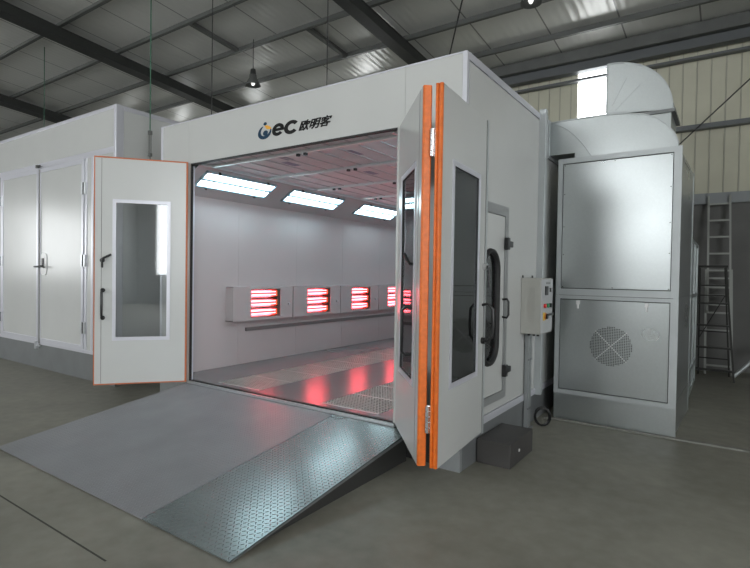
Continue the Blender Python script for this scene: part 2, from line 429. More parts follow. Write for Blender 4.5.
# pendant lamps
def pendant(x, y, z, label):
    t = thing('pendant_lamp', label, 'lamp', (x, y, z), group='round pendant lamps')
    prof = [(.03, .22), (.07, .21), (.08, .14), (.13, .05), (.16, 0)]
    m = MB(); n = 20
    v = []; fc = []
    for rr, zz in prof: v += [(x+rr*math.cos(2*PI*k/n), y+rr*math.sin(2*PI*k/n), z+zz) for k in range(n)]
    for i in range(len(prof)-1):
        for k in range(n): fc.append((i*n+k, i*n+(k+1) % n, (i+1)*n+(k+1) % n, (i+1)*n+k))
    fc.append(tuple(range(n))); m.add(v, fc); o = m.build('shade', 'purlin', t, smooth=True)
    sm = o.modifiers.new('thick', 'SOLIDIFY'); sm.thickness = .006
    MB().tube([(x, y, z+.12), (x, y, z+.04), (x, y, z-.0)], [.025, .04, .02], 12).build('bulb', 'bulb', t, smooth=True)
    MB().cyl((x, y, z+.28), (x, y, roofz(y)), .008, 8).build('cord', 'wire', t)
    MB().tube([(x, y, z+.22), (x, y, z+.32)], [.06, .05], 12).build('gear_box', 'steel', t)
pendant(-6.25, 3.45, 5.30, 'small round pendant lamp under the roof, left of the logo')
pendant(-.745, 3.73, 5.50, 'silver pendant lamp at the top edge above the booth right side')

# ------------------------------------------------------------ spray booth
H = 3.29; XO0, XO1 = -3.434, -.627; ZT, ZB = 2.796, .285; XW = -3.83; XI = -.2; DEP = 7.0-.2; XLo = -4.01
booth = thing('spray_booth', 'large white walk-in spray booth with open folding doors and red heaters inside', 'spray booth', (-2, 0, 0))
g = .0035
# fascia : skins
m = MB(); m.box(XLo, XO0-.03, .0, .05, ZB, H).box(XO0-.027, XO1+.07, 0, .05, ZT, H).box(XO1+.073, -.035, 0, .05, ZB, H)
m.box(XO0-.027, XO0, 0, .05, ZB, ZT).box(XO1, XO1+.07, 0, .05, ZB, ZT)
m.build('front_panel', 'white', booth)
# right side wall skins
m = MB(); ys = [.035, .05, 2.3, 3.45, 4.6, 5.75, DEP]
DY0, DY1, DZ0, DZ1 = .236, .869, .501, 2.099
m.box(-.05, 0, .05, DY0, ZB+.07, H-.06).box(-.05, 0, DY1, 2.3, ZB+.07, H-.06).box(-.05, 0, DY0, DY1, ZB+.07, DZ0).box(-.05, 0, DY0, DY1, DZ1, H-.06)
for a, b in zip(ys[2:-1], ys[3:]): m.box(-.05, 0, a+g, b-g, ZB+.07, H-.06)
m.build('right_wall', 'white', booth)
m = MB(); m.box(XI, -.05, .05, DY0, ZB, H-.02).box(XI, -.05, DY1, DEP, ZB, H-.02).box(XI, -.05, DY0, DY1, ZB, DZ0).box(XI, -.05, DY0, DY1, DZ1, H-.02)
m.build('right_lining', 'inner_glow_tint', booth)
m = MB()
for a, b in zip(ys[:-1], ys[1:]): m.box(XLo, XLo+.05, a+g, b-g, ZB, H-.02)
m.box(XLo+.05, XW-.01, .05, DEP, ZB, H-.02).build('left_wall', 'white', booth)
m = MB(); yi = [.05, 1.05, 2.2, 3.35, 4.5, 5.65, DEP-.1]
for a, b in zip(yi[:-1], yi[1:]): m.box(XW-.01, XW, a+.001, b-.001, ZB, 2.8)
m.build('left_lining', 'inner_glow_tint', booth)
MB().box(XW, XI, DEP-.1, DEP-.05, ZB, 2.85).build('back_lining', 'inner_glow_tint', booth)
MB().box(XLo, 0, DEP-.05, DEP, ZB, H-.02).build('back_wall', 'white', booth)
MB().box(XLo, 0, .05, DEP, H-.03, H-.005).build('roof', 'white', booth)
# corner / edge trims
MB().box(-.035, .006, -.006, .03, ZB, H+.006).build('corner_trim', 'trim', booth, bevel=.004)
MB().box(-.03, .008, .03, DEP, H-.055, H+.006).build('side_top_trim', 'trim', booth, bevel=.003)
MB().box(XLo-.006, 0, -.005, .03, H-.004, H+.008).build('front_top_trim', 'trim', booth)
MB().box(-.03, .010, .03, DEP, ZB, ZB+.065).build('side_base_trim', 'trim', booth, bevel=.003)
MB().box(XLo-.008, XLo+.03, -.006, .03, ZB, H).build('corner_trim', 'trim', booth, bevel=.004)
MB().box(0, .07, 1.84, 1.90, ZB, H+.05).box(0, .035, 1.90, 2.04, ZB, H+.03).build('side_post', 'fgrey', booth, bevel=.003)
# plinth
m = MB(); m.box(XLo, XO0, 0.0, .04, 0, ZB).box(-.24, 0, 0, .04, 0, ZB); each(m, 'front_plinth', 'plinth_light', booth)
MB().box(XO0, -.24, .05, .07, 0, ZB-.02).box(-.45, -.24, .0, .05, ZB-.03, ZB).build('recessed_plinth', 'skirt', booth)
m = MB(); m.box(-.04, 0, .04, DEP, 0, ZB).box(XLo, XLo+.04, .04, DEP, 0, ZB).box(XLo, 0, DEP-.04, DEP, 0, ZB)
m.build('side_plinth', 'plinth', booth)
# floor : solid strips with grated channels
G1 = (-3.10, -2.43); G2 = (-1.55, -.88)
m = MB()
for a, b in ((XW, G1[0]), (G1[1], G2[0]), (G2[1], XI)): m.box(a, b, .06, DEP-.1, .04, ZB)
m.box(G1[0], G1[1], .06, .14, .04, ZB).box(G2[0], G2[1], .06, .14, .04, ZB)
m.build('floor_plate', 'booth_floor', booth)
MB().box(XW, XI, .06, DEP-.1, .02, .035).build('pit_floor', 'pit', booth)
for a, b in (G1, G2):
    m = MB(); k = 0; x = a+.006
    while x < b: m.box(x, x+.006, .145, 6.55, ZB-.03, ZB-.002); x += .0335
    y = .145
    while y < 6.55:
        m.box(a, b, y, y+(.03 if k % 10 == 0 else .01), ZB-.02, ZB); y += .05; k += 1
    m.build('floor_grating', 'grating', booth)
# threshold and black gasket round the opening
MB().box(XO0-.02, XO1+.02, -.014, .012, ZB-.03, ZB-.003).build('threshold', 'alu', booth)
MB().box(XO0, XO1, .0125, .045, ZB-.03, ZB+.006).build('threshold_seal', 'rubber', booth)
each(MB().box(XO0, XO0+.010, -.003, .025, ZB, ZT).box(XO0, XO1, -.003, .03, ZT-.016, ZT), 'opening_gasket', 'rubber', booth)
MB().box(XO0, XO0+.004, .026, .05, ZB, ZT-.02).build('jamb_liner', 'trim', booth)
# ceiling : filter cloth, cross rails, long ribs, clips, slanted panels
CZ = 2.80
MB().box(-3.30, -.72, .05, DEP-.1, CZ, CZ+.01).build('ceiling_filter', 'filter', booth)
m = MB(); x = -3.05
while x < -.8: m.box(x-.007, x+.007, .05, DEP-.1, CZ-.008, CZ); x += .255
m.build('filter_rib', simple('filter_rib_shade', (.50, .45, .47), .7), booth)
CR = [.20, 1.07, 2.05, 3.1, 4.15, 5.2, 6.25]
for y in CR:
    MB().box(-3.32, -.70, y-.02, y+.02, CZ-.03, CZ-.001).build('ceiling_rail', 'rail', booth)
for xx in (-3.32, -.72): MB().box(xx, xx+.03, .05, DEP-.1, CZ-.03, CZ+.005).build('ceiling_rail', 'rail', booth)
for y in CR[:5]:
    for x in ((-1.95,) if y < 1 else (-2.98, -1.96) if y > 1.5 else (-1.97,)):
        for dx in (0, .1): MB().box(x+dx-.016, x+dx+.016, y-.016, y+.016, CZ-.055, CZ-.028).build('rail_clip', 'black', booth)
def slant(p, q, w, off, l0, l1, th=.01):
    """slab on slanted line p(x,z)->q(x,z); runs y l0..l1; w=(s0,s1) along; off = normal offset (towards room)"""
    p = Vector((p[0], 0, p[1])); q = Vector((q[0], 0, q[1])); d = (q-p); L = d.length; d.normalize()
    n = Vector((0,1,0)).cross(d)
    if n.z > 0: n = -n
    a = p+d*w[0]+n*off; b = p+d*w[1]+n*off; c = b-n*th; e = a-n*th
    return MB().prism([(v.x, v.z) for v in (a, b, c, e)], 'y', l0, l1)
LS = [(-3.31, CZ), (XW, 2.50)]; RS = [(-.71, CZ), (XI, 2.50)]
for ln in (LS, RS): slant(ln[0], ln[1], (0, .605), 0, .05, DEP-.1).build('slanted_ceiling_panel', 'inner_glow_tint', booth)
# right inner wall surface is the wall core itself
# printed marks on the filter cloth
m = MB()
for x, y in ((-1.5, .55), (-1.52, 1.55), (-2.45, .62), (-1.95, 1.5), (-2.3, .35)):
    m.box(x-.05, x+.05, y-.11, y+.11, CZ-.0015, CZ)
each(m, 'filter_print', simple('filter_print_blue', (.32, .31, .40), .8), booth)

# personnel door in the right side wall
m = MB(); m.holed(.16, .95, .43, 2.19, .235, .87, .50, 2.10, 0, .012)
R_ = Matrix(((0,1,0,0),(1,0,0,0),(0,0,1,0),(0,0,0,1)))
m.xf(R_); m.build('side_door_frame', 'frame_grey', booth)
def rrect(x0, x1, z0, z1, r, n=8):
    pts = []
    for cx, cz, a0 in ((x1-r, z0+r, -90), (x1-r, z1-r, 0), (x0+r, z1-r, 90), (x0+r, z0+r, 180)):
        for k in range(n+1):
            a = math.radians(a0+90*k/n); pts.append((cx+r*math.cos(a), cz+r*math.sin(a)))
    return pts
def rounded_hole_slab(y0, y1, z0, z1, loop, xa, xb):
    cy_ = sum(p[0] for p in loop)/len(loop); cz_ = sum(p[1] for p in loop)/len(loop)
    out = []
    for p in loop:
        dy_, dz_ = p[0]-cy_, p[1]-cz_; t_ = 1e9
        if abs(dy_) > 1e-6: t_ = min(t_, ((y1 if dy_ > 0 else y0)-cy_)/dy_)
        if abs(dz_) > 1e-6: t_ = min(t_, ((z1 if dz_ > 0 else z0)-cz_)/dz_)
        out.append((cy_+dy_*t_, cz_+dz_*t_))
    n = len(loop); v = []
    for x_ in (xa, xb): v += [(x_, p[0], p[1]) for p in out]+[(x_, p[0], p[1]) for p in loop]
    f_ = []
    for i in range(n):
        j = (i+1) % n
        f_ += [(i, j, n+j, n+i), (2*n+i, 3*n+i, 3*n+j, 2*n+j), (i, 2*n+i, 2*n+j, j), (n+i, n+j, 3*n+j, 3*n+i)]
    return MB().add(v, f_)
loop = rrect(.37, .70, .80, 1.76, .15)
# straight sides need extra points so that the slab corners stay square
dense = []
for i in range(len(loop)):
    a_, b_ = loop[i], loop[(i+1) % len(loop)]; k_ = max(1, int(math.hypot(b_[0]-a_[0], b_[1]-a_[1])/.04))
    dense += [(a_[0]+(b_[0]-a_[0])*q_/k_, a_[1]+(b_[1]-a_[1])*q_/k_) for q_ in range(k_)]
sd = rounded_hole_slab(.30, .80, .60, 2.0, dense, -.03, .006)
q_ = MB().holed(.24, .865, .505, 2.095, .31, .79, .61, 1.99, -.029, .0055).xf(R_); sd.add(q_.v, q_.f)
sd = sd.build('side_door', 'white', booth)
sub(sd, MB().prism(rrect(.365, .705, .795, 1.765, .155), 'x', -.012, -.008), 'side_window', 'glass')
sub(sd, MB().tube([(.008, a, b) for a, b in rrect(.37, .71, .79, 1.77, .16)], .024, 8, closed=True), 'window_gasket', 'rubber', smooth=True)
sub(sd, MB().tube([(.008, .835, 1.34), (.05, .84, 1.345), (.06, .85, 1.32), (.06, .855, 1.20), (.05, .84, 1.175), (.008, .835, 1.18)], .010, 8), 'pull_handle', 'black', smooth=True)
for z in (1.85, .685):
    sub(sd, MB().box(.012, .05, .84, .90, z-.055, z+.055).box(.012, .04, .90, 1.01, z-.028, z+.028), 'latch', 'black', bevel=.006)

# logo on the fascia
def ring_pts(cx, cz, r0, r1, a0, a1, n=28, sh=.18, sx=1.):
    o = []; i_ = []
    for k in range(n+1):
        a = math.radians(a0+(a1-a0)*k/n)
        o.append((cx+sx*r1*math.cos(a), cz+r1*math.sin(a))); i_.append((cx+sx*r0*math.cos(a), cz+r0*math.sin(a)))
    def s(p): return (p[0]+sh*(p[1]-cz), p[1])
    return [s(p) for p in o], [s(p) for p in i_]
def arc(m, cx, cz, r0, r1, a0, a1, sh=.18, sx=1., taper=None):
    o, i_ = ring_pts(cx, cz, r0, r1, a0, a1, sh=sh, sx=sx); n = len(o)
    if taper:
        for k in range(n):
            t = k/(n-1); w = math.sin(PI*t)**.6 if taper == 'both' else (t if taper == 'in' else 1-t)
            i_[k] = (o[k][0]+(i_[k][0]-o[k][0])*max(w, .05), o[k][1]+(i_[k][1]-o[k][1])*max(w, .05))
    v = [(p[0], -.006, p[1]) for p in o]+[(p[0], -.006, p[1]) for p in i_]+[(p[0], 0, p[1]) for p in o]+[(p[0], 0, p[1]) for p in i_]
    f_ = []
    for k in range(n-1):
        f_ += [(k, k+1, n+k+1, n+k), (k, 2*n+k, 2*n+k+1, k+1), (n+k, n+k+1, 3*n+k+1, 3*n+k)]
    f_ += [(0, n, 3*n, 2*n), (n-1, 3*n-1, 4*n-1, 2*n-1)]
    m.add(v, f_); return m
cz = 2.985; cx = -2.228
m = MB(); arc(m, cx, cz-.004, .036, .068, 112, 385, taper='both', sx=1.38); m.build('logo_ring', 'navy', booth)
each(arc(arc(MB(), cx+.012, cz-.012, 0.001, .026, 0, 359.9, sx=1.25), cx+.006, cz+.082, .001, .016, 0, 359.9, sx=1.3), 'logo_dot', 'navy', booth)
m = MB(); arc(m, cx+.005, cz, .030, .064, 18, 100, taper='both', sx=1.38); m.build('logo_flash', 'logo_orange', booth)
m = MB(); ex = -2.038; arc(m, ex, cz-.002, .030, .061, 0, 322, sx=1.32); q = MB().box(ex-.06, ex+.079, -.006, 0, cz-.014, cz+.012); m.add(q.v, q.f)
m.build('logo_letter', 'logo_black', booth)
m = MB(); arc(m, -1.856, cz-.004, .033, .066, 38, 322, sx=1.45); m.build('logo_letter', 'logo_black', booth)
cu = bpy.data.curves.new('logo_characters', 'FONT'); cu.body = '\u6b27\u660e\u5ba2'; cu.size = .145; cu.extrude = .003; cu.shear = .35; cu.offset = .0028
try: cu.resolution_u = 3
except Exception: pass
tmp = bpy.data.objects.new('tmp_text', cu); C.objects.link(tmp)
bpy.context.view_layer.update()
dg = bpy.context.evaluated_depsgraph_get()
me = bpy.data.meshes.new_from_object(tmp.evaluated_get(dg)); me.name = 'logo_characters'
bpy.data.objects.remove(tmp)
if len(me.vertices):
    xs_ = [v.co.x for v in me.vertices]; zs_ = [v.co.y for v in me.vertices]
    sx = .415/(max(xs_)-min(xs_)); sz = .10/(max(zs_)-min(zs_))
    for v in me.vertices:
        v.co = ((v.co.x-min(xs_))*sx-1.758+2, -.004+v.co.z*.9, (v.co.y-min(zs_))*sz+2.922)
me.materials.clear(); me.materials.append(M['logo_black'])
lo = bpy.data.objects.new('logo_characters', me); C.objects.link(lo); lo.parent = booth

# folding door leaves
def leaf(name_label, hx, hy, ang, W, T, side, seals, far_handle, mats='white'):
    """local: x 0..W along the leaf, y=0 visible face, thickness to +y*side ; z absolute"""
    o = MB(); z0, z1 = ZB, ZT
    T_ = T*side
    o.holed(0, W, z0, z1, .205, .745, .80, 2.31, 0, T_)
    mat = Matrix.Translation((hx, hy, 0)) @ Matrix.Rotation(ang, 4, 'Z')
    L = o.build('door_leaf', mats, booth, loc=None) if False else None
    me_ = o
    ob = me_.build('door_leaf', mats, None)
    ob.parent = booth; ob.location = (hx+2, hy, 0); ob.rotation_euler = (0, 0, ang)
    ob['label'] = name_label
    def sp(mb, nm, mt_, **kw):
        c = mb.build(nm, mt_, None, **kw); c.parent = ob; return c
    s = -side  # outward from the visible face
    sp(MB().box(.205, .745, T_*.14, T_*.2, .80, 2.31), 'window_pane', 'glass')
    sp(MB().holed(.175, .775, .768, 2.342, .213, .737, .808, 2.302, 0, s*.007), 'window_frame', 'trim', bevel=.002)
    sp(MB().holed(.20, .75, .793, 2.317, .213, .737, .808, 2.302, T_*.02, T_*.12), 'window_gasket', 'rubber')
    for kind in seals:
        if kind == 'border':
            w = .018
            sp(MB().holed(-.008, W+.008, z0-.008, z1+.010, .012, W-.003, z0+.006, z1-.006, s*.002, T_*.9), 'edge_seal', 'orange_dull')
        if kind == 'fold':
            m = MB().prism([(W, T_*.0), (W+.014, T_*.04), (W+.02, T_*.2), (W+.02, T_*.85), (W+.012, T_*.98), (W, T_*1.0)], 'z', z0, z1)
            sp(m, 'edge_seal', 'orange')
    return ob, sp, s
# left leaf : hinge (-3.44,-.04) to (-4.06,-.79)
a = math.atan2(-.75, -.62)
ob, sp, s = leaf('single left door leaf swung outwards, edged all round with an orange seal', -3.44, -.045, a, .955, .05, -1, ['border'], True)
sp(MB().box(.884, .889, 0, s*.002, ZB+.01, ZT-.01), 'rebate_line', 'seam')
sp(MB().tube([(.873, s*.03, 1.58), (.873, s*.035, 1.66), (.86, s*.04, 1.685), (.78, s*.045, 1.725)], .012, 8), 'lever', 'black', smooth=True)
sp(MB().cyl((.873, 0, 1.66), (.873, s*.03, 1.66), .024, 12), 'lever_rose', 'black', smooth=True)
sp(MB().tube([(.868, 0, 1.33), (.868, s*.05, 1.335), (.87, s*.062, 1.31), (.87, s*.062, 1.05), (.868, s*.05, 1.02), (.868, 0, 1.025)], .013, 8)
   .cyl((.868, 0, 1.33), (.868, s*.02, 1.33), .024, 12).cyl((.868, 0, 1.025), (.868, s*.02, 1.025), .024, 12), 'pull_handle', 'black', smooth=True)
# right pair : A from (-.60,0) to (.02,-.71); B back along the side
a = math.atan2(-.71, .62)
LA = .943
obA, sp, s = leaf('inner leaf of the folded right door pair, seen from its inside face', -.60, -.012, a, LA+.005, .06, 1, ['fold'], True)
sp(MB().box(.855, .861, 0, s*.002, ZB, ZT), 'rebate_line', 'seam')
sp(MB().tube([(.72, s*.0, 1.32), (.72, s*.05, 1.325), (.715, s*.075, 1.30), (.715, s*.075, 1.01), (.72, s*.05, .985), (.72, 0, .99)], .012, 8), 'pull_handle', 'black', smooth=True)
sp(MB().tube([(.735, 0, 1.63), (.735, s*.03, 1.63), (.70, s*.045, 1.66), (.64, s*.05, 1.70)], .012, 8), 'lever', 'black', smooth=True)
# leaf B : built from its far end so that the window offset matches, x grows towards the back
dx, dy = -.085, .965; a = math.atan2(dy, dx)
LB = .955
obB, sp, s = leaf('outer leaf of the folded right door pair, running back along the booth side', .165, -.70, a, LB, .052, 1, [], True)
m = MB().prism([(0, 0), (0, .052), (-.012, .052), (-.020, .046), (-.020, .034), (-.010, .030), (-.010, .024), (-.020, .020), (-.020, .006), (-.012, 0)], 'z', ZB, ZT)
sp(m, 'edge_seal', 'orange')
sp(MB().box(LB-.035, LB+.002, s*.006, 0, ZB-.015, ZT+.004), 'edge_trim', 'fgrey')
sp(MB().box(LB-.042, LB-.036, s*.003, 0, ZB, ZT), 'rebate_line', 'seam')
sp(MB().tube([(.88, 0, 1.32), (.88, s*.045, 1.33), (.89, s*.085, 1.29), (.89, s*.09, 1.17), (.89, s*.085, 1.07), (.88, s*.045, 1.03), (.88, 0, 1.035)], .012, 8)
   .cyl((.88, 0, 1.035), (.88, s*.03, 1.035), .026, 12), 'pull_handle', 'black', smooth=True)
sp(MB().tube([(.885, 0, 1.625), (.885, s*.04, 1.63), (.89, s*.048, 1.60), (.895, s*.05, 1.46)], .010, 8), 'lever', 'black', smooth=True)
sp(MB().cyl((.885, 0, 1.625), (.885, s*.035, 1.625), .027, 12), 'lever_rose', 'chrome', smooth=True)
for z in (2.42, .60, 1.5):
    if z == 1.5: continue
    m = MB()
    for k in range(5): m.cyl((-.004, .075, z+k*.036-.09), (-.004, .075, z+k*.036-.057), .017, 12)
    m.box(-.004, .0, .045, .075, z-.09, z+.09)
    sp(m, 'hinge', 'chrome', smooth=True)

# ------------------------------------------------------------ ceiling lights in the booth
def booth_light(y0, L, ln, label):
    p, q = ln
    t = thing('booth_light', label, 'light', ((p[0]+q[0])/2, y0, 2.6), group='twin-tube lights in the slanted booth ceiling')
    s0, s1 = .10, .40
    fr = MB()
    for w, a, b in (((s0, s0+.025), y0, y0+L), ((s1-.025, s1), y0, y0+L), ((s0, s1), y0, y0+.025), ((s0, s1), y0+L-.025, y0+L), ((s0+.135, s0+.165), y0, y0+L)):
        k = slant(p, q, w, .022, a, b, .02); fr.add(k.v, k.f)
    each(fr, 'frame_rail', M['lf'], t)
    for w in ((s0+.035, s0+.118), (s0+.182, s1-.035)):
        slant(p, q, w, .012, y0+.03, y0+L-.03, .009).build('tube_cover', 'tube', t)
    for yy in (y0+.18, y0+L-.18):
        for sw in (s0-.012, s1-.002):
            slant(p, q, (sw, sw+.016), .034, yy-.012, yy+.012, .03).build('clip', 'black', t)
    return t
M['lf'] = simple('light_frame_blue_grey', (.45, .60, .68), .3, .3)
ord_ = ['nearest the booth opening', 'second from the booth opening', 'third from the booth opening', 'deepest one, seen through the door window']
LY = [(.19, 1.15), (1.66, 1.18), (3.37, 1.18), (5.05, 1.18)]
for (y0, L), n_ in zip(LY, ord_):
    booth_light(y0, L, LS, 'bright booth light over the heater wall, '+n_)
for (y0, L), n_ in zip(LY, ord_[:3]+['deepest in the booth']):
    booth_light(y0, L, RS, 'bright light on the right side of the booth ceiling, '+n_)

# ------------------------------------------------------------ infrared heaters
def heater(y0, label):
    t = thing('infrared_heater', label, 'heater', (XW, y0, .893), group='infrared heater units on the booth wall')
    W = 1.125; xf_ = -3.68; z0, z1 = .893, 1.352; a, b = y0+.315, y0+.87
    m = MB(); m.box(XW, XW+.01, y0, y0+W, z0, z1).box(XW+.01, xf_-.008, y0, y0+.012, z0, z1).box(XW+.01, xf_-.008, y0+W-.012, y0+W, z0, z1)
    m.box(XW+.01, xf_-.008, y0, y0+W, z0, z0+.01).box(XW+.01, xf_-.008, y0, y0+W, z1-.01, z1)
    k = MB().holed(y0, y0+W, z0, z1, a, b, z0+.035, z1-.03, xf_-.008, xf_)
    k.xf(R_)   # swap x,y
    m.add(k.v, k.f)
    m.build('housing', 'inner_glow_tint', t)
    hz = (z1-.03-(z0+.035))/3
    for i in range(3):
        zc = z0+.035+hz*(i+.5)
        prof = []
        for k2 in range(9):
            th = math.radians(-80+160*k2/8); prof.append((xf_-.03-.05*math.cos(th), zc+(hz*.45)*math.sin(th)/math.sin(math.radians(80))))
        v = [(p[0], a, p[1]) for p in prof]+[(p[0], b, p[1]) for p in prof]; n = len(prof)
        rf = MB().add(v, [(k2, k2+1, n+k2+1, n+k2) for k2 in range(n-1)]).build('reflector', 'reflector', t, smooth=True)
        mm = MB().tube([(xf_-.045, a+.02, zc+.022), (xf_-.045, b-.06, zc+.022)], .008, 10).tube([(xf_-.045, a+.02, zc-.018), (xf_-.045, b-.06, zc-.018)], .008, 10)
        each(mm, 'lamp_tube', 'ir', t, smooth=True)
        MB().box(xf_-.06, xf_-.015, b-.06, b-.035, zc-.04, zc+.04).build('lamp_holder', 'brass', t)
    m = MB().cyl((xf_, b+.17, 1.10), (xf_+.018, b+.17, 1.10), .018, 12); m.build('knob', 'alu', t, smooth=True)
    return t
hl = ['nearest the booth opening', 'second from the booth opening', 'third from the booth opening', 'partly behind the folded door']
for i in range(4): heater(.84+i*1.145, 'white infrared heater with three glowing red lamps, '+hl[i])
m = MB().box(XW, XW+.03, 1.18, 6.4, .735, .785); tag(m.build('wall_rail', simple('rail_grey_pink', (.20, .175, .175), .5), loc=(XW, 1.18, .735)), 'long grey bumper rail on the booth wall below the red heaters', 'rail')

# ------------------------------------------------------------ ramp
def ramp_plate(x0, x1, mat, label, skirt):
    t = thing('ramp_plate', label, 'ramp', (x0, -1.9, 0), group='diamond plate ramp sections')
    yb, zt = -.026, .258
    MB().prism([(-1.9, .006), (yb, zt-.012), (yb, zt), (-1.9, .014)], 'x', x0, x1).build('deck', mat, t)
    if skirt:
        MB().prism([(-1.86, .0), (yb, .0), (yb, zt-.012), (-1.86, .009)], 'x', x1-.045, x1-.035).build('side_skirt', 'skirt', t)
        MB().prism([(-1.9, .0), (-1.86, 0), (yb, zt-.04), (yb, zt-.012)], 'x', x1-.012, x1-.004).build('edge_angle', 'plinth', t)
    m = MB()
    for xx in (x0+.02, x1-.06): m.prism([(-1.8, .0), (yb, .0), (yb, zt-.014), (-1.8, .02)], 'x', xx, xx+.006)
    each(m, 'support_rib', 'skirt', t)
    return t
ramp_plate(-3.45, -1.262, 'ramp', 'wide grey diamond plate ramp section leading up to the booth floor', False)
ramp_plate(-1.255, -.44, 'ramp2', 'narrow shiny diamond plate ramp section on the right with an open dark side', True)

# ------------------------------------------------------------ left cabin
CX = -5.0; HC = 3.745; CY = -.03; CL = -13.0; PZ = .372
cab = thing('panel_cabin', 'white panelled cabin with closed double doors at the left of the booth', 'cabin', (CX, CY, 0))
m = MB()
m.box(CL, CX-.045, CY+.006, CY+.05, 3.2, HC-.05)
m.box(-5.74, CX-.045, CY+.006, CY+.05, PZ, 3.2).box(CL, -8.66, CY+.006, CY+.05, PZ, 3.2)
m.box(CL, CX-.045, CY+.05, CY+.12, PZ, HC-.02); m.build('front_wall', 'white', cab)
m = MB(); ys = [CY+.05, 1.15, 2.3, 3.45, 5.0]
for p0, p1 in zip(ys[:-1], ys[1:]): m.box(CX-.05, CX-.004, p0+.003, p1-.003, PZ, HC-.05)
m.box(CX-.1, CX-.05, CY+.12, 5.0, PZ, HC-.02); m.build('side_wall', 'white', cab)
MB().box(CL, CX-.052, CY+.052, 4.99, HC-.05, HC-.005).build('roof', 'white', cab)
MB().box(CX-.05, CX+.006, CY-.004, CY+.11, PZ, HC+.004).build('corner_trim', 'trim', cab, bevel=.01)
each(MB().box(CL, CX-.05, CY, CY+.05, HC-.05, HC).box(CX-.05, CX+.004, CY+.11, 5.0, HC-.06, HC), 'top_trim', 'trim', cab, bevel=.004)
MB().box(CL, CX-.05, CY+.0, CY+.04, 3.12, 3.20).build('lintel_trim', 'trim', cab, bevel=.004)
MB().box(CL, CX-.05, CY-.002, CY+.04, PZ, PZ+.05).build('sill_trim', 'trim', cab, bevel=.004)
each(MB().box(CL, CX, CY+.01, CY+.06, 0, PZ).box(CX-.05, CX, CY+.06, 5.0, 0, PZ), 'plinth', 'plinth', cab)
for xx in (-5.80, -8.66): MB().box(xx, xx+.06, CY-.004, CY+.04, PZ+.05, 3.12).build('door_post', 'trim', cab, bevel=.004)
MB().box(-5.62, -5.57, CY-.002, CY+.02, PZ+.05, 3.12).build('door_post', 'trim', cab, bevel=.004)
for x0, x1, nm in ((-8.59, -7.215, 0), (-7.195, -5.81, 1)):
    d = MB().box(x0+.05, x1-.05, CY-.004, CY+.03, PZ+.10, 3.06).build('cabin_door', 'white', cab)
    sub(d, MB().holed(x0, x1, PZ+.052, 3.112, x0+.055, x1-.055, PZ+.11, 3.05, CY-.016, CY+.03), 'door_stile', 'trim', bevel=.003)
    for z in (2.70, 1.68, .73):
        hx = x1+.01 if nm else x0-.01
        m = MB()
        for dx_ in (-.040, .040): m.box(hx+dx_-.018, hx+dx_+.018, CY-.028, CY-.006, z-.085, z+.085)
        sub(d, m, 'hinge', 'alu', bevel=.003)
        m = MB().box(hx-.016, hx+.016, CY-.024, CY-.006, z-.08, z+.08); sub(d, m, 'hinge_pin', 'rubber')
    if nm:
        sub(d, MB().box(x0-.02, x0+.022, CY-.03, CY-.016, PZ-.03, 3.16), 'meeting_bar', 'trim')
        sub(d, MB().box(x0+.022, x0+.055, CY-.022, CY-.016, PZ+.02, 3.10), 'meeting_gasket', 'seam')
        sub(d, MB().prism(rrect(x0+.07, x0+.27, 1.46, 1.80, .07), 'y', CY-.014, CY-.004), 'lock_plate', 'whitep')
        sub(d, MB().tube([(x0+.17, CY-.01, 1.60), (x0+.17, CY-.06, 1.60), (x0+.05, CY-.065, 1.59), (x0-.03, CY-.06, 1.59)], .014, 8)
            .tube([(x0+.17, CY-.06, 1.60), (x0+.30, CY-.06, 1.58)], .012, 8).box(x0+.14, x0+.18, CY-.03, CY-.012, 1.60, 1.72), 'lever_handle', 'black', smooth=True)
        sub(d, MB().box(x0-.03, x0+.03, CY-.05, CY-.016, 3.12, 3.17).box(x0, x0+.10, CY-.05, CY-.03, 3.14, 3.16), 'top_bolt', 'purlin')
        sub(d, MB().box(x0-.025, x0+.02, CY-.06, CY-.016, PZ-.06, PZ+.06).box(x0, x0+.12, CY-.045, CY-.03, PZ-.02, PZ+.0), 'bottom_bolt', 'alu')

# ------------------------------------------------------------ step box
t = thing('step_box', 'low dark grey sheet metal step box on the floor by the booth side door', 'step box', (.02, .3, 0))
MB().box(.012, .30, .3, .865, .002, .2).build('body', 'box', t, bevel=.004)
MB().cyl((.30, .505, .105), (.306, .505, .105), .013, 12).build('bolt', 'whitep', t)
# ------------------------------------------------------------ control cabinet
t = thing('control_cabinet', 'light grey electrical control box with buttons on the booth side wall', 'control box', (0, 1.36, .985))
MB().box(.002, .196, 1.36, 1.745, .985, 1.54).build('body', 'panelgrey', t, bevel=.004)
MB().box(.196, .206, 1.372, 1.735, .995, 1.53).build('door', 'ctlface', t, bevel=.002)
m = MB()
for k in range(14): m.box(.08, .145, 1.352, 1.36, 1.12+k*.024, 1.128+k*.024)
m.build('louvre', 'panelgrey', t)
MB().box(.206, .214, 1.47, 1.56, 1.37, 1.46).build('timer', 'black', t)
MB().box(.206, .212, 1.63, 1.67, 1.40, 1.44).build('small_meter', 'black', t)
for yy, mt_ in ((1.455, 'red'), (1.545, 'green'), (1.64, 'black')):
    MB().cyl((.206, yy, 1.265), (.226, yy, 1.265), .022, 14).build('button', mt_, t, smooth=True)
MB().box(.206, .21, 1.42, 1.50, 1.12, 1.20).build('switch_plate', 'yellow', t)
MB().cyl((.21, 1.48, 1.16), (.235, 1.48, 1.16), .026, 14).box(.222, .236, 1.48, 1.70, 1.165, 1.185).build('rotary_switch', 'black', t)
MB().cyl((.206, 1.48, 1.16), (.222, 1.48, 1.16), .032, 14).build('switch_ring', 'brass', t)
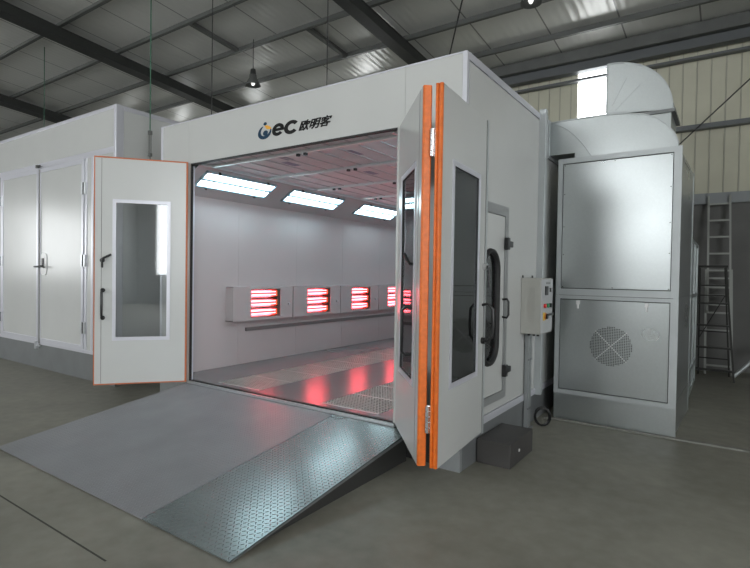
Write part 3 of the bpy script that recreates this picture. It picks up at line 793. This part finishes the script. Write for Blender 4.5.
MB().box(.206, .208, 1.50, 1.64, 1.48, 1.50).build('name_strip', 'frame_grey', t)
m = MB()
for xx in (.06, .11, .15): m.cyl((xx, 1.45, .96), (xx, 1.45, .985), .014, 10)
each(m, 'cable_gland', 'black', t)
for yy in (1.40, 1.70): MB().box(.0015, .008, yy-.015, yy+.015, 1.54, 1.565).build('mounting_ear', 'steel', t)
# cable trunking
t = thing('cable_trunking', 'grey vertical cable trunk running from the control box down to the floor', 'cable trunk', (.03, 1.5, 0))
MB().box(.011, .055, 1.48, 1.57, .015, .983).build('trunk', 'plinth_light', t, bevel=.003)
each(MB().box(.05, .06, 1.47, 1.58, 0.2, .22).box(.05, .06, 1.47, 1.58, .7, .72), 'bracket', 'plinth', t)
MB().box(.01, .08, 1.46, 1.59, 0, .015).build('foot_plate', 'plinth', t)
pts = []
for k in range(90):
    a_ = k*2*PI/26; rr = .072+.005*math.sin(k*.31)
    rr *= 1.25; d_ = rr*math.cos(a_)*.85; o_ = .008*math.sin(k*.17)+k*.0003
    pts.append((.155+d_*.85-o_*.5, 1.66+d_*.5+o_*.85, .105+rr*math.sin(a_)))
tag(MB().tube(pts, .008, 6).build('coiled_cable', 'black', loc=(.14, 1.72, 0), smooth=True), 'coil of black cable standing on the floor beside the cable trunk', 'cable')

# ------------------------------------------------------------ burner cabinet and ducts
rz = -.03; W = 1.169; D = 1.42
bc = thing('burner_cabinet', 'tall galvanised air unit cabinet with round vent standing right of the booth', 'air unit', (.146, 2.088, 0), rz, absolute=False)
def bp(mb, nm, mt_, **kw): return mb.build(nm, mt_, bc, **kw)
bp(MB().box(.02, W-.02, .02, D-.02, .0, 2.80), 'body', 'galv')
bp(MB().holed(0, W, .287, 1.358, .046, W-.069, .334, 1.320, -.012, .02), 'lower_frame', 'fgrey')
bp(MB().holed(0, W, 1.362, 2.836, .048, W-.069, 1.431, 2.781, -.012, .02), 'upper_frame', 'fgrey')
bp(MB().box(.03, W-.05, .012, .02, .31, 2.81), 'panel_gasket', 'rubber')
bp(MB().box(.055, W-.076, .0, .018, 1.438, 2.774), 'upper_panel', 'galv', bevel=.003)
lp = bp(MB().box(.053, W-.076, .0, .018, .341, 1.313), 'lower_panel', 'galv', bevel=.003)
bp(MB().box(.0, W, .004, .02, 0, .285), 'base', 'galv')
m = MB(); cx_, cz_, R2 = .568, .843, .203; p_ = .0165
n = int(R2/p_)+1
for i in range(-n, n+1):
    for j in range(-n, n+1):
        if (i*i+j*j)*p_*p_ < R2*R2 and abs(abs(i)-abs(j)) > 0:
            m.box(cx_+i*p_-.0048, cx_+i*p_+.0048, -.002, .002, cz_+j*p_-.0048, cz_+j*p_+.0048)
c_ = m.build('round_vent', 'rubber', None); c_.parent = lp
m = MB()
for sx_ in (-1, 1):
    for k in range(-int(n*.707), int(n*.707)+1): m.cyl((cx_+k*p_, -.003, cz_+sx_*k*p_), (cx_+k*p_, .002, cz_+sx_*k*p_), .006, 6)
c_ = m.build('vent_rivet', 'whitep', None); c_.parent = lp
for xx in (.235, .895):
    m = MB().box(xx-.018, xx+.018, -.016, .004, 1.265, 1.305).box(xx-.009, xx+.009, -.022, -.004, 1.22, 1.27); c_ = m.build('latch', 'whitep', None, bevel=.002); c_.parent = lp
m = MB()
for xx in (.07, .57, W-.09):
    for zz_ in (1.45, 2.76): m.cyl((xx, -.004, zz_), (xx, .002, zz_), .006, 8)
for zz_ in (1.8, 2.1, 2.45):
    for xx in (.07, W-.09): m.cyl((xx, -.004, zz_), (xx, .002, zz_), .006, 8)
each(m, 'screw', 'purlin', bc)
m = MB()
for a_, b_ in ((0.02, .05), (D-.05, D)): m.box(W-.021, W-.014, a_, b_, .0, 2.80)
for z0 in (.287, 1.33, 2.755): m.box(W-.021, W-.016, .05, D-.05, z0, z0+.04)
bp(m, 'side_frame', 'galv')
0 and bp(MB().prism([(.3, 2.80), (D*.96, 2.80), (D*.96, 2.838), (D*.5, 2.838)], 'x', W-.03, W-.022), 'side_gusset', 'galv')
# rear low cabinet
rc = thing('fan_cabinet', 'lower dark galvanised fan cabinet standing behind the tall air unit', 'air unit', (.2, 4.2, 0))
m = MB().box(.2, 1.29, 4.2, 5.62, 0, 2.06); m.build('body', 'galv', rc)
m = MB()
for a_ in (4.2, 4.9, 5.58): m.box(1.29, 1.31, a_, a_+.04, 0, 2.08)
for z0 in (0, .30, 1.3, 2.03): m.box(1.29, 1.308, 4.2, 5.62, z0, z0+.05)
m.build('side_frame', 'galv', rc)
# low elbow duct from booth side to cabinet top
def elbow_profile():
    pts = [(.012, 2.895), (1.25, 2.842)]
    top = [(1.275, 2.88), (1.235, 2.985), (1.16, 3.085), (1.07, 3.16), (.96, 3.21), (.80, 3.245), (.60, 3.262), (.30, 3.264), (.012, 3.262)]
    return pts+top
dk = thing('elbow_duct', 'galvanised elbow duct from the booth side wall down onto the air unit', 'duct', (.1, 2.15, 2.84))
pr = elbow_profile()
MB().prism([(.012, 2.90), (.30, 2.90), (.30, 2.845), (1.27, 2.845)]+pr[2:], 'y', 2.13, 3.0).build('duct_body', 'galv', dk)
m = MB()
for (x0_, z0_), (x1_, z1_) in zip(pr[2:-1], pr[3:]): m.bar((x0_, 2.125, z0_), (x1_, 2.125, z1_), .012, .012)
m.build('front_seam', 'fgrey', dk)
MB().box(.008, .03, 2.10, 3.03, 2.87, 3.29).build('wall_flange', 'fgrey', dk)
m = MB(); m.tube([(.05+.03*k, 2.128, 3.24-.0016*k*k-.006*k) for k in range(16)], .003, 4); 
m.build('crease', 'fgrey', dk)
# exhaust elbow above
ek = thing('exhaust_elbow', 'large quarter-round galvanised exhaust duct elbow in front of the bright window', 'duct', (.8, 3.2, 3.3))
ex0, ez0 = .39, 3.62; RX, RZ = .725, .61
yF, yR = 3.3, 3.95
prof = [(ex0, ez0)]
prof = [(ex0, ez0-.0)]+[(ex0+RX*math.cos(math.radians(t_)), ez0-.06*(1-t_/90)+(RZ+.06*(1-t_/90))*math.sin(math.radians(t_))) for t_ in range(0, 91, 6)]
MB().prism(prof, 'y', yF, yR).build('elbow', 'galv', ek, smooth=True)
m = MB()
q = prof[1:]
for a_, b_ in zip(q[:-1], q[1:]): m.bar((a_[0], yF-.004, a_[1]), (b_[0], yF-.004, b_[1]), .016, .016)
m.bar((ex0, yF-.004, ez0), (ex0+RX, yF-.004, ez0-.06), .012, .02)
m.bar((ex0, yF-.004, ez0), (ex0, yF-.004, ez0+RZ), .02, .012)
m.build('seam_rim', 'fgrey', ek)
m = MB(); m.bar((ex0+.1, yF-.001, ez0+.02), (ex0+.38, yF-.001, ez0+.30), .004, .006).bar((ex0+.06, yF-.001, ez0+.08), (ex0+.22, yF-.001, ez0+.40), .004, .006); m.build('crease', 'fgrey', ek)
MB().box(ex0+.02, ex0+RX-.015, yF, yR, 2.86, ez0-.065).build('riser', 'galv', ek)
MB().box(ex0+.0, ex0+RX+.03, yF-.03, yR+.03, ez0-.10, ez0-.062).build('flange', 'plinth', ek)

# ------------------------------------------------------------ ladders
t = thing('extension_ladder', 'tall aluminium extension ladder leaning against the block wall at far right', 'ladder', (1.55, 6.5, 0))
def lad(x0a, x1a, x0b, x1b, ya, yb_, z0, z1, n, nm, w):
    for (xa, xb) in ((x0a, x0b), (x1a, x1b)): MB().bar((xa, ya, z0), (xb, yb_, z1), w, .05, up=(0,1,0)).build('stile', 'ladder', t)
    m = MB()
    for k in range(n):
        q_ = (k+.5)/n; y_ = ya+(yb_-ya)*q_; z_ = z0+(z1-z0)*q_
        m.box(x0a+(x0b-x0a)*q_, x1a+(x1b-x1a)*q_, y_-.015, y_+.015, z_-.014, z_+.014)
    each(m, 'rung', 'ladder', t)
lad(1.42, 1.735, 1.385, 1.69, 6.46, 6.85, 1.0, 2.98, 7, 'upper', .028)
lad(1.41, 1.775, 1.385, 1.735, 6.40, 6.60, 0.0, 1.72, 6, 'lower', .032)
t = thing('stepladder', 'dark painted stepladder standing open in front of the aluminium ladder', 'ladder', (1.5, 5.9, 0))
for xa, xb in ((1.285, 1.305), (1.80, 1.665)):
    MB().bar((xa, 5.75, 0), (xb, 6.0, 1.74), .028, .05, up=(0,1,0)).build('front_leg', 'dladder', t)
for xa, xb in ((1.32, 1.32), (1.74, 1.65)):
    MB().bar((xa, 6.30, 0), (xb, 6.06, 1.74), .022, .03, up=(0,1,0)).build('rear_leg', 'dladder', t)
for k, z in enumerate((.16, .50, .84, 1.18, 1.46)):
    q_ = z/1.74; MB().box(1.285+.02*q_, 1.80-.135*q_, 5.75+.25*q_-.04, 5.75+.25*q_+.05, z-.012, z+.012).build('step', 'dladder', t)
MB().box(1.27, 1.69, 5.95, 6.10, 1.74, 1.775).build('top_step', 'dladder', t)
m = MB()
for z in (.28, .72, 1.3):
    q_ = z/1.74; m.box(1.32, 1.74-.09*q_, 6.30-.24*q_-.01, 6.30-.24*q_+.01, z-.01, z+.01)
m.bar((1.32, 6.2, .6), (1.66, 6.12, 1.3), .012); m.build('rear_brace', 'dladder', t)
m = MB().tube([(1.80, 6.25, .02), (2.5, 6.5, .80)], .03, 10)
tag(m.build('leaning_pipe', 'fgrey', loc=(1.8, 6.25, 0), smooth=True), 'pale grey pipe leaning on the wall at the right edge beside the ladders', 'pipe')

for o in bpy.data.objects:
    if '_abs' in o: del o['_abs']

# ------------------------------------------------------------ world and view
w = bpy.data.worlds.new('world'); S.world = w; w.use_nodes = True
bg = w.node_tree.nodes['Background']; bg.inputs[0].default_value = (.75, .85, 1, 1); bg.inputs[1].default_value = .6
S.view_settings.view_transform = 'Standard'; S.view_settings.look = 'None'; S.view_settings.gamma = 1
S.view_settings.exposure = 0.0; S.view_settings.use_curve_mapping = False
